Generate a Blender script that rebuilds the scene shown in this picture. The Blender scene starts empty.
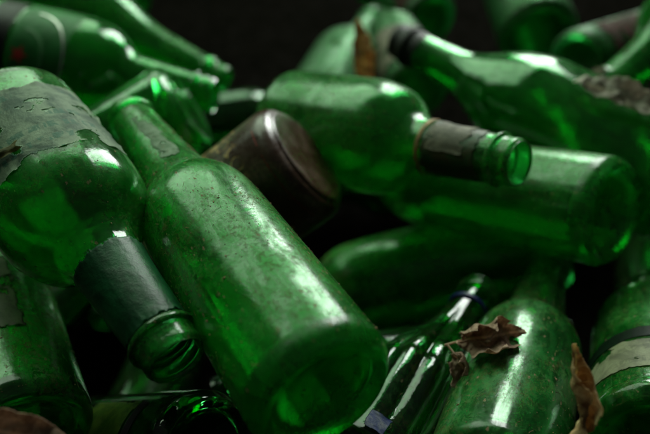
import bpy, bmesh, math, random
from mathutils import Vector, Matrix, noise
R = math.radians
MM = 0.001
sc = bpy.context.scene
COL = sc.collection
random.seed(7)

# ------------------------------------------------------------------ camera frame (used to measure the pile off the photo)
F = 722.0
TH = R(37)
CAMH = 265.0
CAM = Vector((0, 0, CAMH))
def D(px, py, d):
    x = (px-325)/F; y = -(py-217)/F
    return CAM + Vector((x, math.cos(TH)+y*math.sin(TH), -math.sin(TH)+y*math.cos(TH)))*d

# ------------------------------------------------------------------ node helpers
def newmat(name):
    m = bpy.data.materials.new(name); m.use_nodes = True
    nt = m.node_tree; nt.nodes.clear()
    out = nt.nodes.new('ShaderNodeOutputMaterial')
    return m, nt, out
class N:
    def __init__(s, nt): s.nt = nt
    def n(s, t, ins=None, **kw):
        x = s.nt.nodes.new('ShaderNode'+t)
        for k, v in kw.items(): setattr(x, k, v)
        for k, v in (ins or {}).items():
            if isinstance(v, bpy.types.NodeSocket): s.nt.links.new(v, x.inputs[k])
            else: x.inputs[k].default_value = v
        return x
    def math(s, op, a, b=None, clamp=False):
        ins = {0: a}
        if b is not None: ins[1] = b
        return s.n('Math', ins, operation=op, use_clamp=clamp).outputs[0]
    def ramp(s, f, a, b, lo=0., hi=1.):
        x = s.n('MapRange', {'Value': f, 'From Min': a, 'From Max': b, 'To Min': lo, 'To Max': hi})
        x.interpolation_type = 'SMOOTHSTEP'
        return x.outputs[0]
    def noise(s, co, scale, detail=4, rough=.55, dist=0.):
        return s.n('TexNoise', {'Vector': co, 'Scale': scale, 'Detail': detail, 'Roughness': rough, 'Distortion': dist}).outputs['Fac']
    def mixc(s, f, a, b):
        x = s.n('Mix', data_type='RGBA')
        for k, v in ((0, f), (6, a), (7, b)):
            if isinstance(v, bpy.types.NodeSocket): s.nt.links.new(v, x.inputs[k])
            else: x.inputs[k].default_value = v if k == 0 else (*v, 1) if len(v) == 3 else v
        return x.outputs[2]
    def mixs(s, f, a, b):
        return s.n('MixShader', {0: f, 1: a, 2: b}).outputs[0]

def c4(c): return (c[0], c[1], c[2], 1)

def glass(name, tint=(.05, .55, .14), haze=(.06, .22, .08), film=.35, dust=.35, seed=0., grime=(.16, .12, .07), rough=.06,
          dustcol=(.18, .38, .14), zband=None):
    """dirty bottle glass: clear tinted glass, a thin milky film with wiped streaks, settled dust and brown grime spots"""
    m, nt, out = newmat(name); g = N(nt)
    tc = g.n('TexCoord').outputs['Object']
    co = g.n('VectorMath', {0: tc, 1: (seed*.37, seed*.91, seed*.53)}, operation='ADD').outputs[0]
    st = g.n('Mapping', {'Vector': co, 'Scale': (1, 1, .35)}).outputs[0]
    big = g.noise(co, 22, 5, .6, .6)
    mid = g.noise(st, 90, 6, .7, .8)
    fine = g.noise(co, 900, 3, .7)
    up = g.n('SeparateXYZ', {0: g.n('NewGeometry').outputs['Normal']}).outputs['Z']
    upm = g.ramp(up, -.2, .9, .35, 1.)
    # film
    fm = g.math('MULTIPLY', g.ramp(mid, .36, .64, .35, 1.25), g.ramp(big, .34, .64, .45, 1.1))
    fm = g.math('MULTIPLY', fm, upm)
    fm = g.math('MULTIPLY', fm, film, True)
    # dust: speckled
    du = g.math('MULTIPLY', g.ramp(big, .40, .60, .12, 1.), g.ramp(g.noise(co, 300, 7, .85, .5), .45, .60))
    du = g.math('MULTIPLY', du, upm)
    du = g.math('MULTIPLY', du, dust, True)
    # grime flecks
    wv = g.n('TexNoise', {'Vector': co, 'Scale': 900., 'Detail': 3., 'Roughness': .7}).outputs['Color']
    wv = g.n('VectorMath', {0: wv, 3: .0028}, operation='SCALE').outputs[0]
    vco = g.n('VectorMath', {0: co, 1: wv}, operation='ADD').outputs[0]
    vo = g.n('TexVoronoi', {'Vector': g.n('Mapping', {'Vector': vco, 'Rotation': (.5, .4, .9), 'Scale': (1, 1, .45)}).outputs[0], 'Scale': 300., 'Randomness': 1.})
    fl = g.ramp(vo.outputs['Distance'], .14, .24, 1., 0.)
    keep = g.ramp(g.n('SeparateXYZ', {0: vo.outputs['Color']}).outputs[0], .50, .60)
    clus = g.ramp(g.noise(co, 38, 3, .6), .42, .55)
    fl = g.math('MULTIPLY', g.math('MULTIPLY', fl, keep), clus)
    # long wiped scratches
    sc_ = g.noise(g.n('Mapping', {'Vector': co, 'Rotation': (0., .7, .5), 'Scale': (1, .08, 1)}).outputs[0], 520, 2, .5)
    scr = g.ramp(sc_, .66, .74, 0., .35)
    bh = g.math('ADD', g.math('MULTIPLY', big, 1.6), g.math('MULTIPLY', mid, .10))
    bump = g.n('Bump', {'Height': bh, 'Distance': .0011, 'Strength': .42}).outputs[0]
    bump2 = g.n('Bump', {'Height': fine, 'Distance': .0006, 'Strength': .5, 'Normal': bump}).outputs[0]
    tintn = g.mixc(big, tint, tuple(min(1, x*1.25) for x in tint))
    rg = g.math('ADD', g.math('MULTIPLY', fm, .34), rough)
    gl = g.n('BsdfPrincipled', {'Base Color': tintn, 'Roughness': rg, 'IOR': 1.5, 'Transmission Weight': 1., 'Normal': bump}).outputs[0]
    hz = g.n('BsdfDiffuse', {'Color': c4(haze), 'Normal': bump2}).outputs[0]
    tr = g.n('BsdfTranslucent', {'Color': c4(tuple(min(1, x*1.6) for x in haze)), 'Normal': bump2}).outputs[0]
    film_s = g.mixs(.45, hz, tr)
    gls = g.n('BsdfGlossy', {'Color': (.20, .34, .20, 1), 'Roughness': .30, 'Normal': bump2}).outputs[0]
    fr = g.n('Fresnel', {'IOR': 1.45, 'Normal': bump}).outputs[0]
    film_s = g.mixs(fr, film_s, gls)
    s = g.mixs(fm, gl, film_s)
    mudm = g.ramp(g.noise(co, 17, 7, .8, 1.4), .41, .56)
    dcol = g.mixc(mudm, dustcol, (.20, .165, .065))
    dd = g.n('BsdfDiffuse', {'Color': dcol, 'Roughness': 1., 'Normal': bump2}).outputs[0]
    s = g.mixs(g.math('MAXIMUM', du, g.math('MULTIPLY', scr, dust)), s, dd)
    gd = g.n('BsdfDiffuse', {'Color': g.mixc(fine, grime, tuple(x*1.5 for x in grime)), 'Normal': bump2}).outputs[0]
    s = g.mixs(g.math('MULTIPLY', fl, min(1., dust*2)), s, gd)
    nt.links.new(s, out.inputs[0])
    return m

def inner_glass(name, tint=(.05, .55, .14), haze=(.05, .25, .07), amt=.12):
    m, nt, out = newmat(name); g = N(nt)
    tc = g.n('TexCoord').outputs['Object']
    big = g.noise(tc, 30, 4, .6, .5)
    gl = g.n('BsdfPrincipled', {'Base Color': c4(tint), 'Roughness': .03, 'IOR': 1.5, 'Transmission Weight': 1.}).outputs[0]
    tr = g.mixs(.5, g.n('BsdfDiffuse', {'Color': c4(haze)}).outputs[0], g.n('BsdfTranslucent', {'Color': c4(haze)}).outputs[0])
    s = g.mixs(g.ramp(big, .35, .7, amt*.4, amt*1.6), gl, tr)
    nt.links.new(s, out.inputs[0])
    return m

def simple(name, col, rough=.6, col2=None, scale=40, metallic=0., bump=.4, spec=.5, bd=.0008):
    m, nt, out = newmat(name); g = N(nt)
    tc = g.n('TexCoord').outputs['Object']
    a = g.noise(tc, scale, 6, .65, .4); b = g.noise(tc, scale*9, 4, .7)
    f = g.ramp(g.math('ADD', g.math('MULTIPLY', a, .75), g.math('MULTIPLY', b, .25)), .38, .62)
    c = g.mixc(f, col, col2 or tuple(x*.55 for x in col))
    bp = g.n('Bump', {'Height': g.math('ADD', a, g.math('MULTIPLY', b, .4)), 'Distance': bd, 'Strength': bump}).outputs[0]
    p = g.n('BsdfPrincipled', {'Base Color': c, 'Roughness': rough, 'Metallic': metallic, 'Specular IOR Level': spec, 'Normal': bp})
    nt.links.new(p.outputs[0], out.inputs[0])
    return m

def leafmat(name, col, rough, col2, scale, bump=.7):
    m, nt, out = newmat(name); g = N(nt)
    tc = g.n('TexCoord').outputs['Object']
    a = g.noise(tc, scale, 6, .7, .6); b = g.noise(tc, scale*8, 4, .7)
    sx = g.n('SeparateXYZ', {0: tc}).outputs
    ay = g.math('ABSOLUTE', sx['Y'])
    vein = g.math('ABSOLUTE', g.math('SINE', g.math('MULTIPLY', g.math('SUBTRACT', sx['X'], g.math('MULTIPLY', ay, .8)), 720.)))
    vm = g.math('MAXIMUM', g.ramp(vein, .0, .16, 1., 0.), g.ramp(ay, .0004, .0011, 1., 0.))
    c = g.mixc(g.ramp(a, .36, .64), col, col2)
    c = g.mixc(g.math('MULTIPLY', vm, .5), c, tuple(min(1, x*1.7) for x in col))
    bp = g.n('Bump', {'Height': g.math('ADD', g.math('MULTIPLY', vm, .5), b), 'Distance': .0007, 'Strength': bump}).outputs[0]
    d = g.n('BsdfPrincipled', {'Base Color': c, 'Roughness': rough, 'Specular IOR Level': .3, 'Normal': bp}).outputs[0]
    t = g.n('BsdfTranslucent', {'Color': c, 'Normal': bp}).outputs[0]
    nt.links.new(g.mixs(.45, d, t), out.inputs[0]); return m

# ------------------------------------------------------------------ mesh helpers
def link(name, bm, mats, parent=None, smooth=True):
    me = bpy.data.meshes.new(name)
    bm.to_mesh(me); bm.free()
    for m in (mats if isinstance(mats, (list, tuple)) else [mats]): me.materials.append(m)
    if smooth:
        for p in me.polygons: p.use_smooth = True
    o = bpy.data.objects.new(name, me); COL.objects.link(o)
    if parent is not None: o.parent = parent
    return o
def tag(o, label=None, cat=None, group=None, kind=None):
    if label: o['label'] = label
    if cat: o['category'] = cat
    if group: o['group'] = group
    if kind: o['kind'] = kind
    return o

def catmull(pts, n=5):
    """smooth a polyline profile of (z, r)"""
    out = []
    P_ = [Vector(p) for p in pts]
    for i in range(len(P_)-1):
        p0 = P_[max(0, i-1)]; p1 = P_[i]; p2 = P_[i+1]; p3 = P_[min(len(P_)-1, i+2)]
        # centripetal-ish: limit tangents
        t1 = (p2-p0)*.5; t2 = (p3-p1)*.5; l = (p2-p1).length
        if t1.length > l: t1 = t1.normalized()*l
        if t2.length > l: t2 = t2.normalized()*l
        for k in range(n):
            t = k/n; a = 2*t**3-3*t**2+1; b = t**3-2*t**2+t; c = -2*t**3+3*t**2; d = t**3-t**2
            out.append(p1*a+t1*b+p2*c+t2*d)
    out.append(P_[-1])
    return [(p.x, max(0., p.y)) for p in out]

# profiles in mm: outer wall from the base rim to just under the finish
PROF = {
 'hero':  dict(L=300, R=37.5, out=[(2, 34.5), (7, 37.2), (16, 37.5), (60, 37.5), (110, 37.5), (142, 37.3), (157, 36.0), (168, 33.2), (177, 29), (186, 25.2), (200, 22.6), (228, 20.0), (284, 15.6)],
               shoulder=184, neck=284, lip=[(284, 15.4), (285, 17.4), (288.5, 17.9), (292, 17.2), (292.6, 15.4), (298, 15.3), (300, 14.6)], nr=10.5, rim=30, punt=11),
 'round': dict(L=300, R=43, out=[(3, 38), (9, 42.4), (20, 43), (70, 43), (140, 43), (160, 42.8), (176, 41), (190, 37), (201, 30.5), (209, 24), (218, 20.4), (245, 18.2), (278, 16.2)],
               shoulder=206, neck=278, lip=[(278, 16.2), (279, 17.8), (283, 18.0), (285, 15.8), (289, 15.2), (291, 16.4), (293, 15.4), (297, 15.6), (300, 14.6)], nr=10.8, rim=34, punt=30),
 'wine':  dict(L=300, R=37.5, out=[(2, 34.5), (7, 37.2), (16, 37.5), (60, 37.5), (120, 37.5), (172, 37.3), (190, 35.8), (203, 31.5), (213, 25.5), (222, 20.6), (232, 17.8), (250, 15.8), (284, 13.6)],
               shoulder=216, neck=284, lip=[(284, 13.6), (285, 15.2), (289, 15.6), (293, 15.0), (294, 13.6), (298, 13.6), (300, 12.9)], nr=9.5, rim=30, punt=13),
 'stout': dict(L=300, R=43, out=[(3, 38), (9, 42.4), (20, 43), (70, 43), (116, 43), (136, 42.6), (152, 40.6), (166, 36.2), (177, 29), (186, 22.8), (197, 19.6), (225, 17.8), (278, 15.8)],
               shoulder=186, neck=278, lip=[(278, 16.2), (279, 17.6), (283, 17.8), (285, 15.8), (292, 15.4), (297, 15.6), (300, 14.6)], nr=10.8, rim=34, punt=30),
 'squat': dict(L=200, R=40, out=[(1.5, 33), (4, 37), (9, 39.5), (16, 40), (40, 40), (80, 40), (112, 39.5), (125, 37), (138, 30), (150, 21), (160, 16.5), (186, 14)],
               shoulder=150, neck=186, lip=[(186, 14), (187, 16), (191, 16.3), (194, 15), (196, 14.2), (198, 14.2), (200, 13.4)], nr=9.5, rim=30, punt=2.5),
 'burg':  dict(L=295, R=41, out=[(2, 37), (8, 40.6), (18, 41), (70, 41), (135, 40.8), (152, 39), (172, 33.5), (192, 25.5), (208, 19.5), (222, 16.6), (245, 15.2), (274, 14.4)],
               shoulder=204, neck=274, lip=[(274, 14.4), (276, 16.6), (280, 16.8), (283, 15.2), (287, 14.2), (292, 14.6), (295, 13.6)], nr=9.8, rim=33, punt=28),
 'champ': dict(L=300, R=43, out=[(3, 38), (9, 42.4), (20, 43), (70, 43), (135, 43), (152, 41.5), (168, 37.5), (184, 31), (200, 25), (216, 20.8), (245, 17.6), (276, 15.6)],
               shoulder=206, neck=276, lip=[(276, 15.6), (278, 17.6), (283, 17.8), (286, 15.4), (291, 14.8), (297, 15.4), (300, 14.4)], nr=10.5, rim=34, punt=34),
 'flute': dict(L=230, R=30.5, out=[(2, 26), (7, 30), (14, 30.5), (50, 30.5), (92, 30), (112, 26.5), (135, 20.5), (158, 15.6), (180, 13.2), (200, 12.2), (214, 11.8)],
               shoulder=150, neck=214, lip=[(214, 11.8), (215, 14), (219, 14.4), (221, 12.8), (224, 12.6), (228, 13.8), (230, 12.8)], nr=8.5, rim=24, punt=6),
}

def lathe(bm, prof, segs=112, ribs=None, knurl=0, mi=0, seam=False):
    """prof: list of (z, r) in mm, revolved round z.  returns the rings"""
    rings = []
    for (z, r) in prof:
        ring = []
        if r < 1e-4:
            v = bm.verts.new((0, 0, z*MM)); ring = [v]
        else:
            for i in range(segs):
                a = 2*math.pi*i/segs
                rr = r
                if ribs: rr = r*ribs(z, a)
                if knurl and i % 2: rr = r-knurl
                if seam and i in (segs-segs//11, segs//2-segs//11): rr += .22
                ring.append(bm.verts.new((rr*math.cos(a)*MM, rr*math.sin(a)*MM, z*MM)))
        rings.append(ring)
    for A, B_ in zip(rings, rings[1:]):
        if len(A) == 1 and len(B_) == 1: continue
        for i in range(segs):
            j = (i+1) % segs
            if len(A) == 1: f = bm.faces.new((A[0], B_[j], B_[i]))
            elif len(B_) == 1: f = bm.faces.new((A[i], A[j], B_[0]))
            else: f = bm.faces.new((A[i], A[j], B_[j], B_[i]))
            f.material_index = mi
    return rings

def radius_at(kind, rs, ls, z):
    o = PROF[kind]['out']; z = z/ls
    if z <= o[0][0]: return o[0][1]*rs
    for (a, b), (c, d) in zip(o, o[1:]):
        if z <= c: return rs*(b+(d-b)*(z-a)/(c-a))
    return o[-1][1]*rs

class Bottle: pass
def bottle(name, label, kind, rs, base, mouth, mo, mi_, group=None, cat='bottle', ribs=None, segs=112, wall=2.6, knurl=0.12, roll=0., lipmat=None, basemat=None):
    b0 = D(*base); m0 = D(*mouth); ax = m0-b0; L = ax.length; z = ax.normalized()
    ls = L/PROF[kind]['L']
    c = b0+ax*.4
    x = (CAM-c); x = (x-z*x.dot(z)).normalized(); y = z.cross(x)
    M = Matrix((x, y, z)).transposed().to_4x4()
    root = bpy.data.objects.new(name, None); COL.objects.link(root)
    root.empty_display_size = .03
    M.translation = b0*MM
    root.matrix_world = M @ Matrix.Rotation(roll, 4, 'Z')
    tag(root, label, cat, group or 'green bottles heaped in the pile')
    p = PROF[kind]
    def S(l): return [(a*ls, b*rs) for a, b in l]
    out = catmull(S(p['out']), 5)
    zs = p['shoulder']*ls; zb = 14*ls
    outer_body = [q for q in out if zb-1e-6 <= q[0] <= zs]
    outer_neck = [q for q in out if q[0] >= outer_body[-1][0]-1e-6]
    outer_base = [q for q in out if q[0] <= outer_body[0][0]+1e-6]
    rim = p['rim']*rs; ph = p['punt']*ls
    punt = [(ph, 0), (ph*.985, rim*.12), (ph*.93, rim*.3), (ph*.78, rim*.52), (ph*.5, rim*.74), (ph*.22, rim*.88), (ph*.05, rim*.95)]
    base_prof = catmull(punt+[(-.2, rim+1.2*rs), (.5*ls, rim+3*rs)], 3)
    nb = wall*rs
    def inner(q): return (q[0], max(p['nr']*rs, q[1]-nb))
    ip = [(ph+4, 0), (ph*.985+4, rim*.12), (ph*.93+4, rim*.28), (ph*.78+4, rim*.48), (ph*.5+4, rim*.70), (ph*.3+4, rim*.86), (ph*.28+5, rim*.99)]
    zi = max(ph*.28+8, zb)
    inner_body = [inner(q) for q in outer_body]
    ib0 = inner_body[0]
    base_in = catmull(ip+[(ib0[0]-1e-3 if ib0[0] > ph*.28+5 else ph*.28+5.5, ib0[1]-.4)], 3)
    bm = bmesh.new(); lathe(bm, outer_body, segs, ribs, 0, 0, not ribs)
    lathe(bm, inner_body[::-1], segs, ribs, 0, 1)
    ob = link('body', bm, [mo, mi_], root)
    bm = bmesh.new(); lathe(bm, base_prof, segs, None, 0, 0)
    rr = lathe(bm, base_prof[-1:]+outer_base, segs, ribs if ribs else None, knurl if knurl else 0, 0) if not ribs else lathe(bm, base_prof[-1:]+outer_base, segs, ribs, 0, 0)
    lathe(bm, ([ib0]+base_in[::-1][1:]), segs, None, 0, 1)
    link('base', bm, [basemat or mo, mi_], root)
    bm = bmesh.new(); lathe(bm, outer_neck, segs, ribs, 0, 0, not ribs)
    lathe(bm, [inner(q) for q in outer_neck][::-1], segs, None, 0, 1)
    link('neck', bm, [mo, mi_], root)
    lp = catmull(S(p['lip']), 3)
    top = lp[-1]; irn = inner(outer_neck[-1])[1]
    lp2 = lp+[(top[0]+.9, top[1]-1.0), (top[0]+.9, irn+1.2), (top[0], irn+.2), (top[0]-3, irn), (lp[0][0], irn)]
    bm = bmesh.new(); lathe(bm, lp2, segs, None, 0, 0)
    link('lip', bm, [lipmat or mo, mi_], root)
    B = Bottle(); B.root = root; B.kind = kind; B.rs = rs; B.ls = ls; B.L = L; B.ribs = ribs
    return B

def wrap(B, a, z, off=.35):
    r = radius_at(B.kind, B.rs, B.ls, z)+off
    return Vector((r*math.cos(a)*MM, r*math.sin(a)*MM, z*MM))

def patch(B, name, z0, z1, a0, a1, mat, off=.45, torn=0., nz=50, na=60, seed=0, lift=0., holes=0., label=None, full=False):
    """a paper or foil patch wrapped on the bottle between heights z0..z1 and angles a0..a1, edges torn by `torn` mm"""
    bm = bmesh.new(); vs = {}
    def keep(i, j):
        z = z0+(z1-z0)*(i+.5)/nz; a = a0+(a1-a0)*(j+.5)/na
        s = (a-a0)*B.rs*35; w = (a1-a0)*B.rs*35
        e = min(z-z0, z1-z) if full else min(z-z0, z1-z, s, w-s)
        n = noise.fractal(Vector((s*.06+seed*7.3, z*.06, seed)), .7, 2.1, 5)
        if torn and e < torn*(.5+1.1*n): return False
        if holes:
            n2 = noise.fractal(Vector((s*.045-seed*3.1, z*.045, seed+9)), .8, 2.2, 5)
            if n2 > .55-holes: return False
        return True
    def V(i, j):
        if (i, j) not in vs:
            z = z0+(z1-z0)*i/nz; a = a0+(a1-a0)*j/na
            n = noise.noise(Vector((z*.12, a*6, seed)))
            e = min(i, nz-i, *( () if full else (j, na-j) ))
            l = lift*max(0, 1-e/6.)*max(0, n+.3)
            vs[i, j] = bm.verts.new(wrap(B, a, z, off+l+.12*n))
        return vs[i, j]
    for i in range(nz):
        for j in range(na):
            if keep(i, j): bm.faces.new((V(i, j), V(i, j+1), V(i+1, j+1), V(i+1, j)))
    if full: bmesh.ops.remove_doubles(bm, verts=bm.verts, dist=2e-6)
    ext = bmesh.ops.solidify(bm, geom=list(bm.faces), thickness=.00012)
    o = link(name, bm, mat, B.root)
    if label: o['label'] = label
    return o

def grit(B, n, zr, ar, mat, smin=.25, smax=.9, seed=1):
    """crumbs of soil and short plant fibres stuck to the glass: too many to count"""
    rnd = random.Random(seed); bm = bmesh.new()
    cl = [(rnd.uniform(*zr), rnd.uniform(*ar)) for _ in range(max(3, n//16))]
    for k in range(n):
        if rnd.random() < .7:
            q = rnd.choice(cl); z = q[0]+rnd.gauss(0, 7); a = q[1]+rnd.gauss(0, .16)
        else: z = rnd.uniform(*zr); a = rnd.uniform(*ar)
        z = min(max(z, zr[0]), zr[1])
        p = wrap(B, a, z, .1); nrm = Vector((math.cos(a), math.sin(a), 0))
        t = Vector((-math.sin(a), math.cos(a), 0)); u = Vector((0, 0, 1))
        th = rnd.uniform(0, 6.28); e1 = t*math.cos(th)+u*math.sin(th); e2 = nrm.cross(e1)
        s = rnd.uniform(smin, smax)**1.0*MM*(1.8 if rnd.random() < .05 else .8)
        if rnd.random() < .22:
            # fibre
            l = s*rnd.uniform(4, 9); w = .09*MM; bend = rnd.uniform(-.4, .4)
            pts = [p+e1*l*(q/5-.5)+e2*bend*l*((q/5-.5)**2)+nrm*(w+.15*MM*math.sin(q)) for q in range(6)]
            prev = None
            for q in pts:
                ring = [bm.verts.new(q+e2*w*math.cos(b)+nrm*w*math.sin(b)) for b in (0, 2.09, 4.19)]
                if prev:
                    for i in range(3): bm.faces.new((prev[i], prev[(i+1) % 3], ring[(i+1) % 3], ring[i]))
                prev = ring
        else:
            el = rnd.uniform(1, 2.0)
            top = bm.verts.new(p+nrm*s*rnd.uniform(.3, .55)+e1*s*rnd.uniform(-.2, .2))
            m = rnd.choice((5, 6, 7)); ring = []
            for i in range(m):
                b = 6.283*i/m; q = rnd.uniform(.6, 1.1)*.5*s
                ring.append(bm.verts.new(p+e1*q*el*math.cos(b)+e2*q*math.sin(b)-nrm*.1*MM))
            mid = [bm.verts.new(p+(v.co-p)*.85+nrm*s*.3*rnd.uniform(.6, 1)) for v in ring]
            for i in range(m):
                j = (i+1) % m
                bm.faces.new((ring[i], ring[j], mid[j], mid[i])); bm.faces.new((mid[i], mid[j], top))
    o = link('grit', bm, mat, B.root, smooth=False)
    o['kind'] = 'stuff'
    return o

def leaf(name, label, outline, mat, M, curl=.35, crumple=3.0, seed=0, stem=None, group='dead leaves caught in the heap', fold=0.):
    """a dry leaf: a lobed outline (mm, along +x) meshed, folded on the midrib, crumpled and given thickness, with a stem"""
    root = bpy.data.objects.new(name, None); COL.objects.link(root); root.matrix_world = M; root.empty_display_size = .01
    tag(root, label, 'leaf', group)
    poly = [Vector((x, y)) for x, y in outline]
    def inside(p):
        c = False; n = len(poly)
        for i in range(n):
            a = poly[i]; b = poly[i-1]
            if (a.y > p.y) != (b.y > p.y) and p.x < (b.x-a.x)*(p.y-a.y)/(b.y-a.y)+a.x: c = not c
        return c
    xs = [p.x for p in poly]; ys = [p.y for p in poly]
    st = .7; bm = bmesh.new(); vs = {}
    def pos(x, y):
        n1 = noise.fractal(Vector((x*.07+seed, y*.07, seed*2.)), .8, 2.2, 4)
        n2 = noise.noise(Vector((x*.03, y*.05+seed, 3.)))
        r = abs(y); s = 1 if y > 0 else -1
        a = curl*r/10+fold
        z = r*math.sin(min(a, 2.2))+crumple*n1+crumple*1.2*n2; yy = s*r*math.cos(min(a, 1.5))+crumple*.6*noise.noise(Vector((x*.09, y*.08, seed+5)))
        z += -.012*(x-(min(xs)+max(xs))/2)**2*.6*curl
        return Vector((x, yy, z))*MM
    nx = int((max(xs)-min(xs))/st)+1; ny = int((max(ys)-min(ys))/st)+1
    def V(i, j):
        if (i, j) not in vs: vs[i, j] = bm.verts.new(pos(min(xs)+i*st, min(ys)+j*st))
        return vs[i, j]
    for i in range(nx):
        for j in range(ny):
            if inside(Vector((min(xs)+(i+.5)*st, min(ys)+(j+.5)*st))):
                bm.faces.new((V(i, j), V(i+1, j), V(i+1, j+1), V(i, j+1)))
    for _ in range(2):
        bmesh.ops.smooth_vert(bm, verts=bm.verts, factor=.35, use_axis_x=True, use_axis_y=True, use_axis_z=True)
    bmesh.ops.solidify(bm, geom=list(bm.faces), thickness=.0003)
    link('blade', bm, mat, root)
    if stem:
        bm = bmesh.new(); prev = None
        for k in range(14):
            t = k/13; x = min(xs)-stem+(stem+ (max(xs)-min(xs))*.75)*t
            c = pos(x, 0) if x > min(xs) else pos(min(xs), 0)+Vector((x-min(xs), (x-min(xs))*.15, -.02*(x-min(xs))**2))*MM
            r = (.75-.5*t)*MM
            ring = [bm.verts.new(c+Vector((0, r*math.cos(a), r*math.sin(a)))) for a in [k2*math.pi/3 for k2 in range(6)]]
            if prev:
                for i in range(6): bm.faces.new((prev[i], prev[(i+1) % 6], ring[(i+1) % 6], ring[i]))
            prev = ring
        link('stem', bm, mat, root)
    return root

def place(px, py, d, xdir, ndir, rot=0.):
    """matrix at a point of the pile with +x along xdir and +z along ndir (world vectors)"""
    z = Vector(ndir).normalized(); x = Vector(xdir); x = (x-z*x.dot(z)).normalized(); y = z.cross(x)
    M = Matrix((x, y, z)).transposed().to_4x4(); M.translation = D(px, py, d)*MM
    return M

# ------------------------------------------------------------------ materials
G = (.025, .55, .085)
inA = inner_glass('bottle_glass_inside', G, (.05, .3, .08), .14)
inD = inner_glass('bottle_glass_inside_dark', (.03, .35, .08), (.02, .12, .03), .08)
g_hero = glass('glass_dusty_green', G, (.016, .46, .04), film=.58, dust=.74, seed=1, rough=.10)
g_base = glass('glass_scuffed_base', G, (.015, .30, .03), film=.85, dust=.35, seed=12, rough=.12)
g_left = glass('glass_green', G, (.012, .38, .035), film=.38, dust=.40, seed=2)
g_neck = glass('glass_pale_dust', G, (.035, .34, .05), film=.52, dust=.46, seed=3, rough=.1)
g_mid = glass('glass_green_film', G, (.018, .36, .04), film=.42, dust=.34, seed=4, rough=.1)
g_clean = glass('glass_green_clean', G, (.010, .34, .03), film=.30, dust=.12, seed=5)
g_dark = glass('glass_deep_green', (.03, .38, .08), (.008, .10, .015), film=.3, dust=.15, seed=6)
g_grey = glass('glass_grey_dust', G, (.035, .32, .06), film=.58, dust=.55, seed=8)
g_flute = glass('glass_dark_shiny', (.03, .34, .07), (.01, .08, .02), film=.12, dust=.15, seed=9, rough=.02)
g_far = glass('glass_far_dusty', (.03, .40, .08), (.005, .085, .012), film=.85, dust=.2, seed=14, rough=.38, dustcol=(.06, .12, .05))
paper = simple('worn_label_paper', (.34, .36, .32), .8, (.15, .20, .17), 60)
foil = simple('green_neck_foil', (.005, .085, .026), .42, (.002, .035, .012), 45, 0., .5, .3, .0012)
gritm = simple('soil_crumbs', (.36, .22, .11), .9, (.10, .055, .025), 300)
leafm = leafmat('dry_leaf_brown', (.60, .42, .31), .8, (.28, .17, .11), 110, bump=.7)
leaft = leafmat('dry_leaf_tan', (.74, .52, .28), .8, (.42, .24, .10), 90, bump=.7)
leafg = leafmat('dry_leaf_grey', (.58, .54, .46), .85, (.34, .30, .24), 80, bump=.7)

# ------------------------------------------------------------------ bottles
blackf = simple('black_foil', (.006, .008, .006), .5, (.015, .016, .012), 120, spec=.25)
def dark_glass():
    m, nt, out = newmat('dark_brown_glass'); g = N(nt)
    tc = g.n('TexCoord').outputs['Object']
    a = g.noise(tc, 45, 5, .65, .5); b = g.noise(tc, 400, 4, .7)
    dust = g.math('MULTIPLY', g.ramp(a, .42, .68), g.ramp(b, .4, .65))
    bp = g.n('Bump', {'Height': g.math('ADD', a, g.math('MULTIPLY', b, .12)), 'Distance': .001, 'Strength': .4}).outputs[0]
    # worn gilt scrollwork printed on the body
    sx = g.n('SeparateXYZ', {0: tc}).outputs
    warp = g.n('TexNoise', {'Vector': tc, 'Scale': 40., 'Detail': 2.}).outputs['Color']
    wc = g.n('VectorMath', {0: tc, 1: g.n('VectorMath', {0: warp, 3: .012}, operation='SCALE').outputs[0]}, operation='ADD').outputs[0]
    vo = g.n('TexVoronoi', {'Vector': wc, 'Scale': 62.}, feature='F1').outputs['Distance']
    rings = g.math('ABSOLUTE', g.math('SINE', g.math('MULTIPLY', vo, 9.)))
    lines = g.ramp(rings, .05, .42, 1., 0.)
    wear = g.ramp(g.noise(tc, 140, 5, .75), .38, .52)
    zone = g.math('MULTIPLY', g.ramp(sx['Z'], .026, .034), g.ramp(sx['Z'], .135, .15, 1., 0.))
    gold = g.math('MULTIPLY', g.math('MULTIPLY', lines, wear), zone)
    col = g.mixc(gold, g.mixc(dust, (.042, .018, .010), (.13, .07, .035)), (.50, .32, .13))
    p = g.n('BsdfPrincipled', {'Base Color': col, 'Roughness': g.ramp(a, .3, .7, .20, .5), 'Normal': bp}).outputs[0]
    nt.links.new(p, out.inputs[0]); return m
g_brown = dark_glass()
PILE = []
_b = bottle
def bottle(*a, **k):
    B = _b(*a, **k); PILE.append(B)
    B.p0 = D(*a[4]); B.ax = (D(*a[5])-B.p0).normalized(); return B

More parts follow.
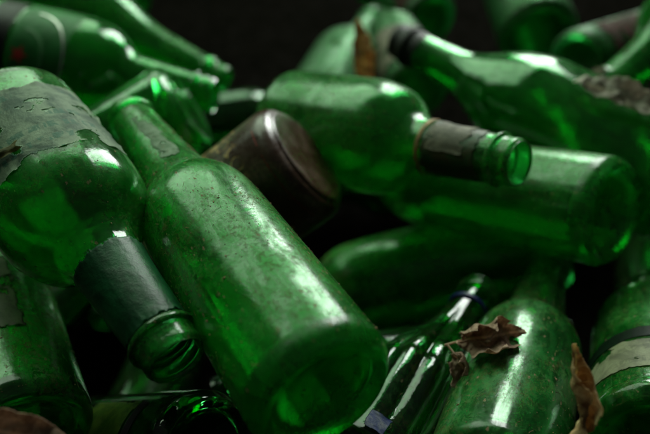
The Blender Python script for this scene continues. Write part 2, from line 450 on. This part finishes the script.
HG = 'bottles at the front of the heap'
hero = bottle('wine_bottle', 'large dusty green wine bottle lying in front with its round base toward the viewer', 'hero', 1, (328, 398, 330), (128, 113, 537), g_hero, inA, segs=200, basemat=g_base)
left = bottle('sparkling_wine_bottle', 'stout green bottle with torn grey paper label and dark foil collar on its neck', 'stout', 1.04, (9, 122, 475), (177, 360, 352), g_left, inA, segs=180)
neckb = bottle('wine_bottle', 'green bottle whose open mouth points right, torn grey paper on its neck', 'stout', 1.06, (290, 122, 640), (519, 163, 478), g_neck, inA, segs=140)
brown = bottle('liquor_bottle', 'near-black brown bottle with worn gold ornament, the only one that is not green', 'squat', 1.16, (308, 155, 520), (125, 292, 580), g_brown, g_brown)
right = bottle('wine_bottle', 'green wine bottle with its round base facing right, under the neck of another bottle', 'wine', 1.08, (616, 213, 515), (335, 165, 735), g_mid, inA, basemat=g_base)
upper = bottle('wine_bottle', 'smooth green slope-shouldered bottle with black foil mouth pointing left and grey leaf on top', 'burg', 1.25, (690, 190, 590), (398, 40, 740), g_clean, inA, lipmat=blackf)
edge = bottle('wine_bottle', 'green bottle cut by the right edge of the photo, its neck pointing down left', 'wine', 1.3, (800, -60, 760), (602, 92, 700), g_mid, inA)
star = bottle('beer_bottle', 'green bottle with a red star on its oval label, top left', 'round', 1.12, (-60, 36, 700), (214, 96, 672), g_clean, inA)
bstar = bottle('wine_bottle', 'long green bottle lying right behind the bottle with the red star', 'champ', .95, (-20, -45, 830), (225, 80, 760), g_mid, inA)
rim = bottle('wine_bottle', 'green bottle with bright thin base rim, right behind the mouth of the large dusty bottle', 'squat', 1.05, (190, 106, 602), (8, 216, 622), g_clean, inA)
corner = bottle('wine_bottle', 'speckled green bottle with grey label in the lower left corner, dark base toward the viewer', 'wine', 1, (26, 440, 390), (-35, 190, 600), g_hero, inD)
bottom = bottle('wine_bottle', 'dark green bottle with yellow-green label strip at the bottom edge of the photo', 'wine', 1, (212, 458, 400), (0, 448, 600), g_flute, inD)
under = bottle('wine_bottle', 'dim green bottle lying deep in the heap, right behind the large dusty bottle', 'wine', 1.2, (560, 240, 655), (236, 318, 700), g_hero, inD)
def ribf(z, a):
    w = min(1, max(0, (z-12)/20))*min(1, max(0, (165-z)/50))
    return 1+.055*w*(abs(math.sin(a*5+z*.012))*2-1)
flute = bottle('fluted_bottle', 'small fluted dark green bottle with a blue ring round its neck', 'flute', 1.08, (355, 475, 410), (481, 290, 540), g_flute, inA, ribs=ribf, segs=240, lipmat=g_left)
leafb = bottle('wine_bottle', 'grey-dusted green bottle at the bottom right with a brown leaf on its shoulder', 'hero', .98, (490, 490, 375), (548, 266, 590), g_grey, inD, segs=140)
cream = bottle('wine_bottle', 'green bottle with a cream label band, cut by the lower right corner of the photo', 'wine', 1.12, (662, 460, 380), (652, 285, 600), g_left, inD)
BG = 'blurred bottles at the far side of the heap'
back1 = bottle('wine_bottle', 'blurred green bottle at the far top centre with a tan leaf leaning on it', 'champ', 1, (318, 108, 820), (372, 16, 980), g_far, inA, BG, segs=72)
back2 = bottle('wine_bottle', 'blurred dark green bottle with a grey label, behind the black-foiled mouth', 'wine', 1., (418, 92, 830), (380, 10, 1010), g_far, inA, BG, segs=72)
back3 = bottle('wine_bottle', 'blurred broad green bottle at the far top, right of centre', 'champ', 1.15, (540, 38, 900), (500, -60, 1080), g_far, inD, BG, segs=72)
back4 = bottle('beer_bottle', 'blurred dark bottle with a reddish label behind the neck at the right edge', 'wine', .95, (575, 62, 800), (700, 20, 1000), g_far, inD, BG, segs=72)
back5 = bottle('wine_bottle', 'blurred small green bottle end at the top edge, left of centre', 'wine', 1., (128, 0, 920), (20, -70, 1120), g_mid, inA, BG, segs=72)
back6 = bottle('wine_bottle', 'blurred almost black bottle with small red label marks at the far top', 'wine', 1.1, (432, 22, 960), (330, -60, 1150), g_far, inD, BG, segs=72)
back7 = bottle('liquor_bottle', 'blurred brown bottle at the far top right corner', 'wine', 1.2, (690, 4, 930), (700, -90, 1130), g_brown, g_brown, BG, segs=72)

# ------------------------------------------------------------------ labels, foils, rings
def printed(name, base, ink, seed=0, scale=420, cover=.5, dark=None):
    """worn paper with rows of faded print that can no longer be read"""
    m, nt, out = newmat(name); g = N(nt)
    tc = g.n('TexCoord').outputs['Object']
    co = g.n('VectorMath', {0: tc, 1: (seed*.3, seed*.7, 0)}, operation='ADD').outputs[0]
    a = g.noise(co, 50, 6, .7, .5); b = g.noise(co, 500, 4, .75)
    sx = g.n('SeparateXYZ', {0: co}).outputs
    row = g.ramp(g.math('SINE', g.math('MULTIPLY', sx['Z'], scale)), .1, .35)
    let = g.ramp(g.noise(g.n('Mapping', {'Vector': co, 'Scale': (1, 1, .25)}).outputs[0], 330, 1, .4), .46, .52)
    blk = g.ramp(g.noise(co, 30, 1), .45, .52)
    inkm = g.math('MULTIPLY', g.math('MULTIPLY', row, let), g.math('MULTIPLY', blk, g.ramp(b, .35, .5, 0., cover)))
    st = g.mixc(g.ramp(a, .38, .66), base, dark or tuple(x*.45 for x in base))
    st = g.mixc(g.ramp(b, .55, .75, 0., .6), st, tuple(x*.5 for x in base))
    col = g.mixc(inkm, st, ink)
    bp = g.n('Bump', {'Height': g.math('ADD', a, g.math('MULTIPLY', b, .3)), 'Distance': .0012, 'Strength': .6}).outputs[0]
    p = g.n('BsdfPrincipled', {'Base Color': col, 'Roughness': .55, 'Normal': bp})
    nt.links.new(p.outputs[0], out.inputs[0]); return m
pl_corner = printed('corner_label', (.20, .24, .13), (.08, .10, .05), 6)
pl_left = printed('grey_teal_label', (.34, .46, .30), (.03, .20, .12), 2, 520, .75, (.05, .12, .07))
pl_grey = printed('grey_label', (.36, .33, .23), (.10, .09, .05), 3)
nfoil = simple('dark_green_neck_foil', (.012, .065, .020), .45, (.05, .045, .018), 70, 0., .6, .25, .001)
pl_cream = printed('cream_label', (.36, .38, .22), (.13, .15, .07), 4)
residue = simple('label_residue', (.34, .46, .32), .9, (.18, .30, .17), 180)
gold = simple('gold_foil_ring', (.30, .17, .05), .6, (.12, .07, .02), 150, .2)
red = simple('red_print', (.55, .03, .02), .6)
palegreen = simple('label_light_green', (.03, .30, .06), .45, (.025, .22, .045), 60)
silver = simple('label_silver_edge', (.55, .56, .52), .35, (.35, .36, .33), 80, .6)
blackp = simple('black_print', (.012, .014, .012), .4)
blue = simple('blue_plastic', (.006, .015, .11), .35, (.004, .01, .06), 90)
bluep = printed('blue_white_label', (.02, .05, .24), (.4, .4, .4), 5, 2600, .9, (.45, .45, .42))
yg = simple('yellow_green_label', (.28, .42, .05), .45, (.10, .22, .02), 120)
purple = simple('purple_stripe', (.06, .035, .06), .5)
redl = simple('faded_red_label', (.09, .022, .012), .8, (.03, .035, .012), 50)

T = lambda B, f: B.L*f
patch(left, 'label', 30, 98, -1.35, 1.5, pl_left, .4, 3.5, 90, 150, 4, 1.2, .12, label='torn grey label with faded teal print')
patch(left, 'neck_foil', 152, 209, -3.1416, 3.1416, foil, .45, 2.2, 50, 140, 2, .5, 0., full=True)
patch(neckb, 'neck_ring', T(neckb, .685), T(neckb, .70), -3.1416, 3.1416, gold, .7, 0, 4, 120, 1, full=True)
patch(neckb, 'neck_foil', T(neckb, .702), T(neckb, .90), -3.1416, 3.1416, nfoil, .4, 2.2, 40, 120, 3, full=True)
patch(neckb, 'neck_label', T(neckb, .715), T(neckb, .86), -1.5, .1, pl_grey, .8, 3.2, 50, 80, 6, .9, .15)
patch(hero, 'label_remnant', 190, 262, -.05, .62, residue, .25, 5, 90, 50, 11, .2, .34)
patch(star, 'label', T(star, .36), T(star, .545), -1.2, 1.25, palegreen, .3, 0, 40, 60, 3)
patch(star, 'label_band', T(star, .26), T(star, .345), -1.3, 1.35, blackp, .45, 0, 14, 60, 3)
def wrapped_poly(B, name, pts_list, mat, off, label=None):
    """flat printed shapes: lists of (across mm, along mm) outlines wrapped on the bottle"""
    bm = bmesh.new()
    for pts in pts_list:
        vs = []
        for (u, z) in pts:
            r = radius_at(B.kind, B.rs, B.ls, z); vs.append(bm.verts.new(wrap(B, u/r, z, off)))
        f = bm.faces.new(vs)
    bmesh.ops.triangulate(bm, faces=bm.faces)
    bmesh.ops.solidify(bm, geom=list(bm.faces), thickness=.00008)
    o = link(name, bm, mat, B.root, smooth=False)
    if label: o['label'] = label
    return o
def arc_strip(cu, cz, ru, rz, w, a0, a1, n=48):
    out = []
    for k in range(n):
        t0 = a0+(a1-a0)*k/n; t1 = a0+(a1-a0)*(k+1)/n
        out.append([(cu+ru*math.sin(t0), cz+rz*math.cos(t0)), (cu+ru*math.sin(t1), cz+rz*math.cos(t1)),
                    (cu+(ru-w)*math.sin(t1), cz+(rz-w)*math.cos(t1)), (cu+(ru-w)*math.sin(t0), cz+(rz-w)*math.cos(t0))])
    return out
cz = T(star, .40)
stp = []
for k in range(5):
    for q, rr in ((0, 9.5), (.5, 3.8)):
        a = 2*math.pi*(k+q)/5+math.pi/2
        stp.append((1+rr*math.cos(a), cz-1+rr*math.sin(a)))
ctr = (1, cz-1)
wrapped_poly(star, 'star_emblem', [[ctr, stp[i], stp[(i+1) % 10]] for i in range(10)], red, .75)
wrapped_poly(star, 'label_edge', arc_strip(0, cz, 46, 41, 2.0, -1.5, 1.5), silver, .6)
wrapped_poly(star, 'oval_ring', arc_strip(0, cz, 25, 22, 3.0, -1.6, 1.6), simple('label_mid_green', (.10, .34, .12), .5), .62)
tick = []
for k in range(13):
    a = -.95+k*.158
    for w_ in (-.028, .022):
        tick += arc_strip(0, cz, 37, 33, 5.5, a+w_, a+w_+.03, 1)
patch(corner, 'label', 52, 128, -1.3, .42, pl_corner, .4, 3.0, 60, 60, 8, .8, .12)
patch(bottom, 'label', 40, 92, -1.0, .9, yg, .4, 1., 40, 50, 3)
patch(bottom, 'label_stripe', 31, 38.5, -1.0, .9, purple, .45, .4, 8, 50, 3)
patch(cream, 'label', 24, 60, -1.6, 1.6, pl_cream, .45, 2.0, 50, 120, 5, .6, .02)
patch(cream, 'label_band', 61.5, 76, -1.6, 1.6, simple('dark_green_band', (.004, .022, .007), .5, (.002, .012, .004), 60, spec=.2), .45, 1.0, 16, 120, 5)
patch(upper, 'neck_foil', T(upper, .895), T(upper, .928), -3.1416, 3.1416, blackf, .5, 0, 16, 90, 5, full=True)
patch(back2, 'label', T(back2, .1), T(back2, .45), -1.2, 1.2, pl_grey, .5, 4, 30, 40, 5, 1., .1)
patch(back4, 'label', T(back4, .08), T(back4, .4), -1.2, 1.2, redl, .5, 2, 30, 40, 5, 1., .1)
patch(back6, 'label', T(back6, .05), T(back6, .16), -.4, .5, redl, .5, 3, 20, 30, 5, .5, .2)
bm = bmesh.new(); zf = T(flute, .862); rf = radius_at('flute', flute.rs, flute.ls, zf)
lathe(bm, catmull([(zf-2.2, rf+.1), (zf-1.8, rf+1.5), (zf, rf+1.9), (zf+1.8, rf+1.5), (zf+2.2, rf+.1)], 3), 64)
link('neck_ring', bm, blue, flute.root)
patch(flute, 'label', 8, 20, -.36, .02, bluep, 2.2, .8, 30, 30, 5, .6)
patch(brown, 'shoulder_stripe', 13, 13.8, -1.5, .9, red, .4, .5, 4, 90, 5)

# curl of the torn label lifted off the stout bottle: a strip that leaves the glass and rolls over
bm = bmesh.new(); prev = None
for k in range(26):
    t = k/25
    ring = []
    for j in range(9):
        u = j/8
        z = 74+7*u+16*t*.15; a = .52-.46*t; lift = .4+10*math.sin(t*1.5)*.35+2.2*math.sin(t*6)*t
        p_ = wrap(left, a+.03*math.sin(7*u+3*t), z+5*t+1.2*noise.noise(Vector((t*4, u*3, 1))), lift+1.4*math.sin(u*3.1)*t+.8*noise.noise(Vector((t*5, u*4, 7))))
        ring.append(bm.verts.new(p_))
    if prev:
        for j in range(8): bm.faces.new((prev[j], prev[j+1], ring[j+1], ring[j]))
    prev = ring
bmesh.ops.solidify(bm, geom=list(bm.faces), thickness=.00025)
link('label_curl', bm, simple('stained_paper_curl', (.22, .20, .07), .7, (.07, .09, .02), 160, bump=.6), left.root)

# ------------------------------------------------------------------ soil crumbs on the near bottles
grit(hero, 900, (8, 290), (-1.3, 1.5), gritm, .3, 1.0, 3)
grit(left, 170, (20, 215), (-1.3, 1.3), gritm, .2, .7, 4)
grit(corner, 260, (4, 150), (-.6, 1.4), gritm, .25, .9, 5)
grit(leafb, 260, (6, 210), (-1.2, 1.2), gritm, .25, .8, 6)
grit(neckb, 60, (60, 230), (-1.2, 1.2), gritm, .3, .9, 7)
grit(right, 40, (10, 200), (-1.2, 1.2), gritm, .4, 1.1, 8)
grit(flute, 60, (6, 120), (-1.2, 1.2), gritm, .2, .6, 9)
grit(cream, 60, (6, 120), (-1.2, 1.2), gritm, .2, .7, 10)

# ------------------------------------------------------------------ dead leaves
LOBED = [(0, 1), (4, 3), (5, 9), (2, 15), (8, 14), (12, 18), (15, 13), (20, 14), (24, 19), (26, 12), (31, 10), (36, 8), (33, 4), (41, 1), (42, -1), (34, -4), (37, -9), (29, -9), (27, -15), (21, -12), (16, -17), (12, -11), (6, -14), (7, -8), (2, -5), (0, -1)]
OVAL = [(0, .5), (4, 4), (10, 8), (18, 10.5), (27, 10), (36, 7.5), (44, 4), (52, .6), (52, -.6), (44, -4.5), (36, -8), (27, -10.5), (18, -10), (10, -7.5), (4, -4), (0, -.5)]
def sc_(o, k, ky=None): return [(x*k, y*(ky or k)) for x, y in o]
up = (0, -.5, .85)
leaf('dry_leaf', 'crumpled brown lobed leaf lying on the shoulder of the grey-dusted bottle', sc_(LOBED, 1.0, 1.05), leafm,
     place(456, 342, 432, (1, .15, .08), (-.1, -.75, .7)), .75, 11, 3, 7)
leaf('dry_leaf', 'small curled brown leaf tucked under the left side of the crumpled lobed leaf', sc_(LOBED, .62, .7), leafm,
     place(452, 352, 428, (.5, -.2, -.5), (-.5, -.7, .5)), 1.1, 7, 31, 5)
leaf('dry_leaf', 'tan folded leaf standing between the two bottles at the lower right', sc_(OVAL, 1.0, 1.25), leaft,
     place(570, 446, 352, (-.03, .55, .85), (.45, -.8, .4)), .9, 4.5, 8, 0, fold=.5)
leaf('dry_leaf', 'long grey leaf lying along the top of the smooth sloping bottle', sc_(OVAL, 1.75, 1.35), leafg,
     place(574, 78, 590, (1, -.55, -.30), (-.1, -.35, .93)), .35, 5.5, 12, 0)
leaf('dry_leaf', 'pinkish brown leaf poking in at the bottom left corner', sc_(OVAL, 1.0, 1.), leafm,
     place(-40, 425, 318, (1, -.1, -.12), (0, -.6, .8)), .3, 3, 15, 0)
leaf('dry_leaf', 'blurred tan leaf standing upright at the far top centre', sc_(OVAL, 1.35, 1.2), leaft,
     place(367, 88, 745, (-.15, .5, .85), (.1, -.9, .4)), .3, 4, 19, 0)
leaf('dry_leaf', 'blurred pale leaf scrap beside the neck at the right edge of the photo', sc_(LOBED, .55), leafg,
     place(592, 78, 690, (1, .2, .2), (0, -.8, .6)), .4, 3, 22, 0)

# ------------------------------------------------------------------ the dim lower layers of the heap
def clear(p, q, r):
    for B in PILE:
        for i in range(15):
            a = p+(q-p)*i/14
            for j in range(15):
                t = B.L*j/14; b = B.p0+B.ax*t
                if (a-b).length < r+radius_at(B.kind, B.rs, B.ls, t)+1: return False
    return True
rnd = random.Random(21); cnt = 0
for tr in range(2600):
    if cnt >= 26: break
    x = rnd.uniform(-330, 380); y_ = rnd.uniform(180, 820); zz = rnd.choice((-175, -205, -235, -255)); an = rnd.uniform(0, 6.28)
    p_ = Vector((x, y_, zz)); dz = rnd.uniform(-18, 18); q_ = p_+Vector((math.cos(an)*270, math.sin(an)*270, dz))
    if q_.y < 150 or abs(q_.x) > 430 or q_.y > 950: continue
    if not clear(p_, q_, 34): continue
    hit = False
    for k_ in range(8):
        v_ = p_+(q_-p_)*k_/7-CAM; d_ = v_.y*math.cos(TH)-v_.z*math.sin(TH)
        X_ = 325+F*v_.x/d_; Y_ = 217-F*(v_.y*math.sin(TH)+v_.z*math.cos(TH))/d_
        if 260 < X_ < 500 and 190 < Y_ < 285: hit = True
    if hit: continue
    def inv(v):
        w_ = v-CAM; d_ = w_.y*math.cos(TH)-w_.z*math.sin(TH)
        return (325+F*w_.x/d_, 217-F*(w_.y*math.sin(TH)+w_.z*math.cos(TH))/d_, d_)
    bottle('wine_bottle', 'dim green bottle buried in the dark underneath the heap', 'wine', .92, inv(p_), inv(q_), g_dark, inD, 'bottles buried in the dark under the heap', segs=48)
    cnt += 1
print('buried', cnt)

# ------------------------------------------------------------------ ground, light, camera
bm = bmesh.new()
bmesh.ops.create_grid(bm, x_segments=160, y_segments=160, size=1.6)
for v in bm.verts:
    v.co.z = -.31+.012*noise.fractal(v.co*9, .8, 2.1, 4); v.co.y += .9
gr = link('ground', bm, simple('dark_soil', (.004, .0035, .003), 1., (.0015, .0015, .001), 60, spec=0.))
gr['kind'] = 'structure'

w = bpy.data.worlds.new('World'); sc.world = w; w.use_nodes = True
w.node_tree.nodes['Background'].inputs[0].default_value = (.55, .7, 1, 1)
_g = N(w.node_tree)
_z = _g.n('SeparateXYZ', {0: _g.n('TexCoord').outputs['Generated']}).outputs['Z']
w.node_tree.links.new(_g.ramp(_z, .15, 1., .006, .05), w.node_tree.nodes['Background'].inputs[1])
w.node_tree.nodes['Background'].inputs[0].default_value = (.85, 1, .92, 1)

def area(name, loc, target, size, power, col=(1, 1, 1), spread=180):
    l = bpy.data.lights.new(name, 'AREA'); l.shape = 'RECTANGLE'; l.size, l.size_y = size; l.energy = power; l.color = col; l.spread = R(spread)
    o = bpy.data.objects.new(name, l); COL.objects.link(o); o.location = loc
    o.rotation_euler = (Vector(target)-Vector(loc)).to_track_quat('-Z', 'Y').to_euler()
    return o
area('window_light', (.50, 2.0, .88), (0, .42, 0), (.55, 1.15), 34, (.92, 1, .92))
area('sky_opening', (-.75, 1.75, 1.25), (0, .42, 0), (1.7, 1.3), 30, (.74, 1, .72))

cam = bpy.data.cameras.new('camera'); co = bpy.data.objects.new('camera', cam); COL.objects.link(co)
cam.sensor_width = 36; cam.lens = 36*F/650
co.location = (0, 0, CAMH*MM); co.rotation_euler = (math.pi/2-TH, 0, 0)
cam.clip_start = .01; cam.clip_end = 50
cam.dof.use_dof = True; cam.dof.focus_distance = .39; cam.dof.aperture_fstop = 4.2
sc.camera = co
sc.view_settings.view_transform = 'Standard'; sc.view_settings.look = 'None'
sc.view_settings.exposure = 0; sc.view_settings.gamma = 1
sc.cycles.use_denoising = True
sc.cycles.max_bounces = 16; sc.cycles.transmission_bounces = 16; sc.cycles.transparent_max_bounces = 16
sc.cycles.caustics_refractive = True; sc.cycles.caustics_reflective = True
sc.cycles.sample_clamp_indirect = 4
